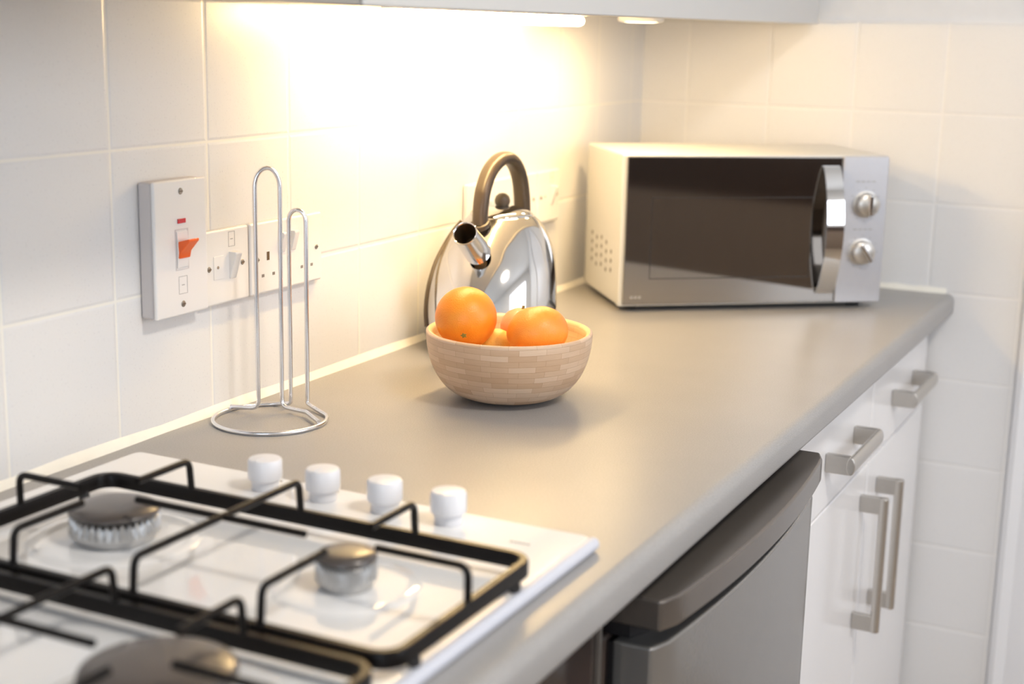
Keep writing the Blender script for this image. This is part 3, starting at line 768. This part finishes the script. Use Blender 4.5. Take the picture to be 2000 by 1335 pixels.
fruit('mandarin', 'slightly squashed mandarin at the front right of the bowl', (0.295, 0.957, 0.9865), 0.0368, MT['mandarin'], 0.84, pole=(-0.22, 0.10, 0.97), lump=0.012)
fruit('mandarin', 'pinkish-orange fruit with a green stalk, half hidden behind the front mandarin', (0.249, 1.006, 0.9790), 0.0255, MT['pink'], 0.92, pole=(0.1, 0.0, 0.99), stem=2)
fruit('lemon', 'pale yellow fruit deep in the bowl, showing between the orange and the mandarin', (0.236, 0.968, 0.9595), 0.0210, MT['yellow'], 1.05, pole=(0.2, 0.3, 0.7))

# ------------------------------------------------------------------ kettle
KX, KY = 0.1035, 1.2060
t = thing('kettle', 'polished chrome dome kettle with arched dark handle and stubby spout, behind the bowl', 'kettle', (KX, KY, 0.9))
SX, SY = 0.0905, 0.1010
def kshift(z):
    s = min(1, max(0, (z-0.95)/0.14)); return 0.029*s*s*(3-2*s)
KP = [(0.9205, 0.985), (0.922, 1.0), (0.945, 1.0), (0.965, 0.988), (0.985, 0.966), (1.005, 0.932), (1.022, 0.885), (1.038, 0.820), (1.052, 0.752), (1.064, 0.672), (1.074, 0.585), (1.083, 0.480)]
def kring(bm, z, s, n=96): return [bm.verts.new((KX+SX*s*math.cos(2*PI*k/n), KY+kshift(z)+SY*s*math.sin(2*PI*k/n), z)) for k in range(n)]
def ksurf(name, prof, m, capt=False, capb=False):
    bm = B(); pts = prof
    rs = [kring(bm, z, s) for z, s in pts]
    for a, b in zip(rs, rs[1:]):
        for k in range(96): bm.faces.new((a[k], a[(k+1) % 96], b[(k+1) % 96], b[k]))
    if capt: bm.faces.new(rs[-1])
    if capb: bm.faces.new(rs[0][::-1])
    return obj(name, bm, m, t, smooth=60)
# smooth the profile
pp = smoothpath([(z, s, 0) for z, s in KP], 4); prof = [(p.x, p.y) for p in pp]
body = ksurf('body', prof, MT['steel'], capt=True, capb=True)
ksurf('base', [(0.9002, 0.90), (0.904, 0.925), (0.912, 0.955), (0.9200, 0.955)], MT['black_plastic'], True, True)
# lid
LZ = [(1.0832, 0.470), (1.0850, 0.468), (1.0890, 0.39), (1.0930, 0.28), (1.0955, 0.16), (1.0962, 0.03)]
lid = ksurf('lid', LZ, MT['steel'], True, False)
ky = KY+0.029
bm = B(); lathe(bm, [(0.0065, 0), (0.0062, 0.0010), (0.0090, 0.0035), (0.0108, 0.0075), (0.0110, 0.0115), (0.0092, 0.0165), (0.0050, 0.0200), (0, 0.0210)], (KX, ky, 1.0925), 36)
obj('lid_knob', bm, MT['brown_plastic'], lid, smooth=70)
# handle, an arch from the front shoulder to the back shoulder
H = [(1.1690, 1.076), (1.1700, 1.097), (1.1765, 1.122), (1.194, 1.1455), (1.220, 1.1590), (1.247, 1.1610), (1.270, 1.1510), (1.2870, 1.1310), (1.2955, 1.106), (1.2985, 1.082), (1.2970, 1.062)]
hp = smoothpath([(KX, y, z) for y, z in H], 6)
sec = [(0.0118*math.cos(a), 0.0085*math.sin(a)) for a in [2*PI*k/24 for k in range(24)]]
bm = B(); 
# section: first axis across (x), second in the plane of the arch
def arch(bm, pts, secf):
    m = len(pts); rings = []
    for i in range(m):
        T = (pts[min(i+1, m-1)]-pts[max(i-1, 0)]).normalized(); X = Vector((1, 0, 0)); N = X.cross(T).normalized()
        rings.append([bm.verts.new(pts[i]+X*a+N*b) for a, b in secf(i/(m-1))])
    q = len(rings[0])
    for a, b in zip(rings, rings[1:]):
        for k in range(q): bm.faces.new((a[k], a[(k+1) % q], b[(k+1) % q], b[k]))
    bm.faces.new(rings[0][::-1]); bm.faces.new(rings[-1])
arch(bm, hp, lambda s: [((0.0105+0.002*s)*math.copysign(abs(math.cos(a))**0.85, math.cos(a)), (0.0095-0.001*s)*math.copysign(abs(math.sin(a))**0.85, math.sin(a))) for a in [2*PI*k/28 for k in range(28)]])
obj('handle', bm, MT['brown_plastic'], t, smooth=70)
bm = B(); Mh = Matrix.Translation((KX, 1.1692, 1.0775)) @ Matrix.Rotation(math.radians(28), 4, 'X')
lathe(bm, [(0.0125, -0.005), (0.0138, -0.0035), (0.0142, -0.0005), (0.0132, 0.0018), (0.0108, 0.0026)], (0, 0, 0), 36, M=Mh); obj('handle_collar', bm, MT['brown_plastic'], t)
# spout: short open tube
tip = Vector((0.1235, 1.0885, 1.0755)); root = Vector((0.1180, 1.1370, 1.0430))
ax = (tip-root).normalized(); ln = (tip-root).length
Ms = Matrix.Translation(root) @ ax.to_track_quat('Z', 'Y').to_matrix().to_4x4()
bm = B(); r0, r1 = 0.0180, 0.0160
lathe(bm, [(r0, 0), (r0*0.985, ln*0.4), (r1+0.0006, ln-0.003), (r1+0.0009, ln-0.001), (r1+0.0002, ln), (r1-0.0010, ln-0.0006), (r1-0.0014, ln-0.002)], (0, 0, 0), 48, M=Ms)
sp_ = obj('spout', bm, MT['steel'], t, smooth=50)
bm = B(); lathe(bm, [(r1-0.0014, ln-0.0021), (r1-0.002, ln-0.006), (r0-0.004, ln*0.30), (0.0, ln*0.28)], (0, 0, 0), 48, M=Ms)
obj('spout_lining', bm, MT['dark_steel'], sp_, smooth=60)
# two dark lines laid on the wall side of the body, joined at the shoulder
def konsurf(th, z, off=0.0):
    zz = [p[0] for p in prof]
    for (z0, s0), (z1, s1) in zip(prof, prof[1:]):
        if z0 <= z <= z1: s = s0+(s1-s0)*(z-z0)/(z1-z0); break
    else: s = prof[-1][1]
    a = math.radians(th)
    return Vector((KX+(SX*s+off)*math.cos(a), KY+kshift(z)+(SY*s+off)*math.sin(a), z))
g1 = [(200, 1.072), (203, 1.060), (207, 1.040), (213, 1.015), (219, 0.985), (225, 0.955), (230, 0.935)]
g2 = [(203, 1.066), (214, 1.056), (223, 1.035), (232, 1.010), (240, 0.985), (247, 0.955)]
bm = B(); tube(bm, smoothpath([konsurf(a, z, 0.0008) for a, z in g1], 6), 0.0030, n=10); obj('dark_line', bm, MT['brown_plastic'], t, smooth=70)
bm = B(); tube(bm, smoothpath([konsurf(a, z, 0.0002) for a, z in g2], 6), 0.0015, n=10); obj('dark_line', bm, MT['brown_plastic'], t, smooth=70)

# ------------------------------------------------------------------ microwave
A0 = 0.6673; mwl = (0.16307, 1.53188, 0.9)
mw = thing('microwave', 'silver microwave oven with mirrored black door and two dials, in the corner', 'microwave', mwl, A0)
# local frame: +x along the front (left to right), +y into the depth, z from the worktop
MWm = Matrix.Translation(mwl) @ Matrix.Rotation(A0, 4, 'Z')
WW, HHm, DD, Zb = 0.4458, 0.2416, 0.2300, 0.0083
def lo(name, bm, m, parent=mw, **k):
    bm.transform(MWm) if hasattr(bm, 'transform') else None
    return obj(name, bm, m, parent, **k)
body = lo('casing', box(B(), (0.002, 0.022, Zb), (WW-0.002, DD, Zb+HHm)), MT['mw_case'], bevel=0.004)
lo('front_frame', box(B(), (0, 0.0045, Zb), (WW, 0.0215, Zb+HHm)), MT['mw_case'], bevel=0.003)
door = lo('door', box(B(), (0.0065, -0.0015, Zb+0.004), (0.3635, 0.0043, Zb+HHm-0.003)), MT['mw_glass'], bevel=0.0012)
def rect_ring(bm, x0, x1, z0, z1, w, y):
    box(bm, (x0, y-0.0002, z0), (x1, y, z0+w)); box(bm, (x0, y-0.0002, z1-w), (x1, y, z1)); box(bm, (x0, y-0.0002, z0+w), (x0+w, y, z1-w)); box(bm, (x1-w, y-0.0002, z0+w), (x1, y, z1-w))
MT['win_edge'] = mat('faint_window_print', (0.035, 0.033, 0.035), 0.15)
bm = B(); rect_ring(bm, 0.048, 0.318, Zb+0.045, Zb+0.175, 0.0012, -0.0016); lo('window_outline', bm, MT['win_edge'], door)
bm = B()
for k in range(3): box(bm, (0.018+k*0.0065, -0.0019, Zb+0.014), (0.0225+k*0.0065, -0.0016, Zb+0.018))
lo('maker_mark', bm, MT['ink'], door)
panel = lo('control_panel', box(B(), (0.3650, -0.0025, Zb+0.0015), (WW-0.001, 0.0043, Zb+HHm-0.0015)), MT['mw_panel'], bevel=0.0025)
def mwknob(x, z, lobed):
    R0 = 0.0188
    Mk = MWm @ Matrix.Translation((x, -0.0026, z)) @ Matrix.Rotation(PI/2, 4, 'X')
    bm = B(); lathe(bm, [(R0+0.003, 0), (R0+0.003, 0.0012), (R0+0.0004, 0.002), (R0-0.0004, 0.0135), (R0-0.003, 0.0158), (0, 0.0165)], (0, 0, 0), 48, M=Mk)
    k_ = obj('dial', bm, MT['brushed'], panel, smooth=40)
    bm = B(); ang = math.radians(lobed); Mg = Mk @ Matrix.Rotation(ang, 4, 'Z')
    box(bm, (-0.0035, -R0+0.002, 0.0155), (0.0035, R0-0.002, 0.0225), M=Mg); obj('grip', bm, MT['chrome'], k_, bevel=0.0015)
mwknob(0.4080, Zb+0.163, 0); mwknob(0.4060, Zb+0.0855, 35)
bm = B()
for z in (Zb+0.163, Zb+0.0855):
    for k in range(11):
        a = math.radians(-60+30*k); x = 0.407+0.0265*math.sin(a); q = z+0.0265*math.cos(a)
        box(bm, (x-0.0013, -0.0028, q-0.0005), (x+0.0013, -0.00252, q+0.0005))
    for k in range(4): box(bm, (0.389+k*0.009, -0.0028, z+0.036), (0.3955+k*0.009, -0.00252, z+0.0375))
lo('dial_marking', bm, MT['ink'], panel)
# bow handle: flat chrome band arching off the door
N = 28; z0, z1 = Zb+0.018, Zb+HHm-0.017
bm = B(); th = 0.0032; ra = []
for k in range(N+1):
    s = k/N; z = z0+(z1-z0)*s; y = -0.0018-0.030*math.sin(PI*s)**0.75
    w0, w1 = 0.3300, 0.3590
    ra.append([bm.verts.new(MWm @ Vector(c)) for c in ((w0, y, z), (w1, y, z), (w1, y-th, z), (w0, y-th, z))])
for a, b in zip(ra, ra[1:]):
    for k in range(4): bm.faces.new((a[k], a[(k+1) % 4], b[(k+1) % 4], b[k]))
bm.faces.new(ra[0][::-1]); bm.faces.new(ra[-1]); obj('handle', bm, MT['chrome'], door, smooth=40)
# vent holes on the left side
bm = B()
for c in range(5):
    for r_ in range(4):
        if c == 0 and r_ == 3: continue
        y = 0.062+c*0.030; z = Zb+0.046+r_*0.0150+(0.0 if c % 2 else 0.004)
        lathe(bm, [(0, 0.0003), (0.0038, 0.0003), (0.0038, 0.00005)], M=MWm @ Matrix.Translation((0.0020, y, z)) @ Matrix.Rotation(-PI/2, 4, 'Y'), n=12)
obj('vent_holes', bm, mat('vent_dark', (0.12, 0.10, 0.08), 0.7), body)
for x, y in ((0.03, 0.04), (WW-0.03, 0.04), (0.03, DD-0.03), (WW-0.03, DD-0.03)):
    bm = B(); lathe(bm, [(0, 0.0002), (0.011, 0.0002), (0.012, 0.002), (0.012, Zb-0.0001), (0, Zb-0.0001)], n=20, M=MWm @ Matrix.Translation((x, y, 0))); obj('foot', bm, MT['black_plastic'], mw)
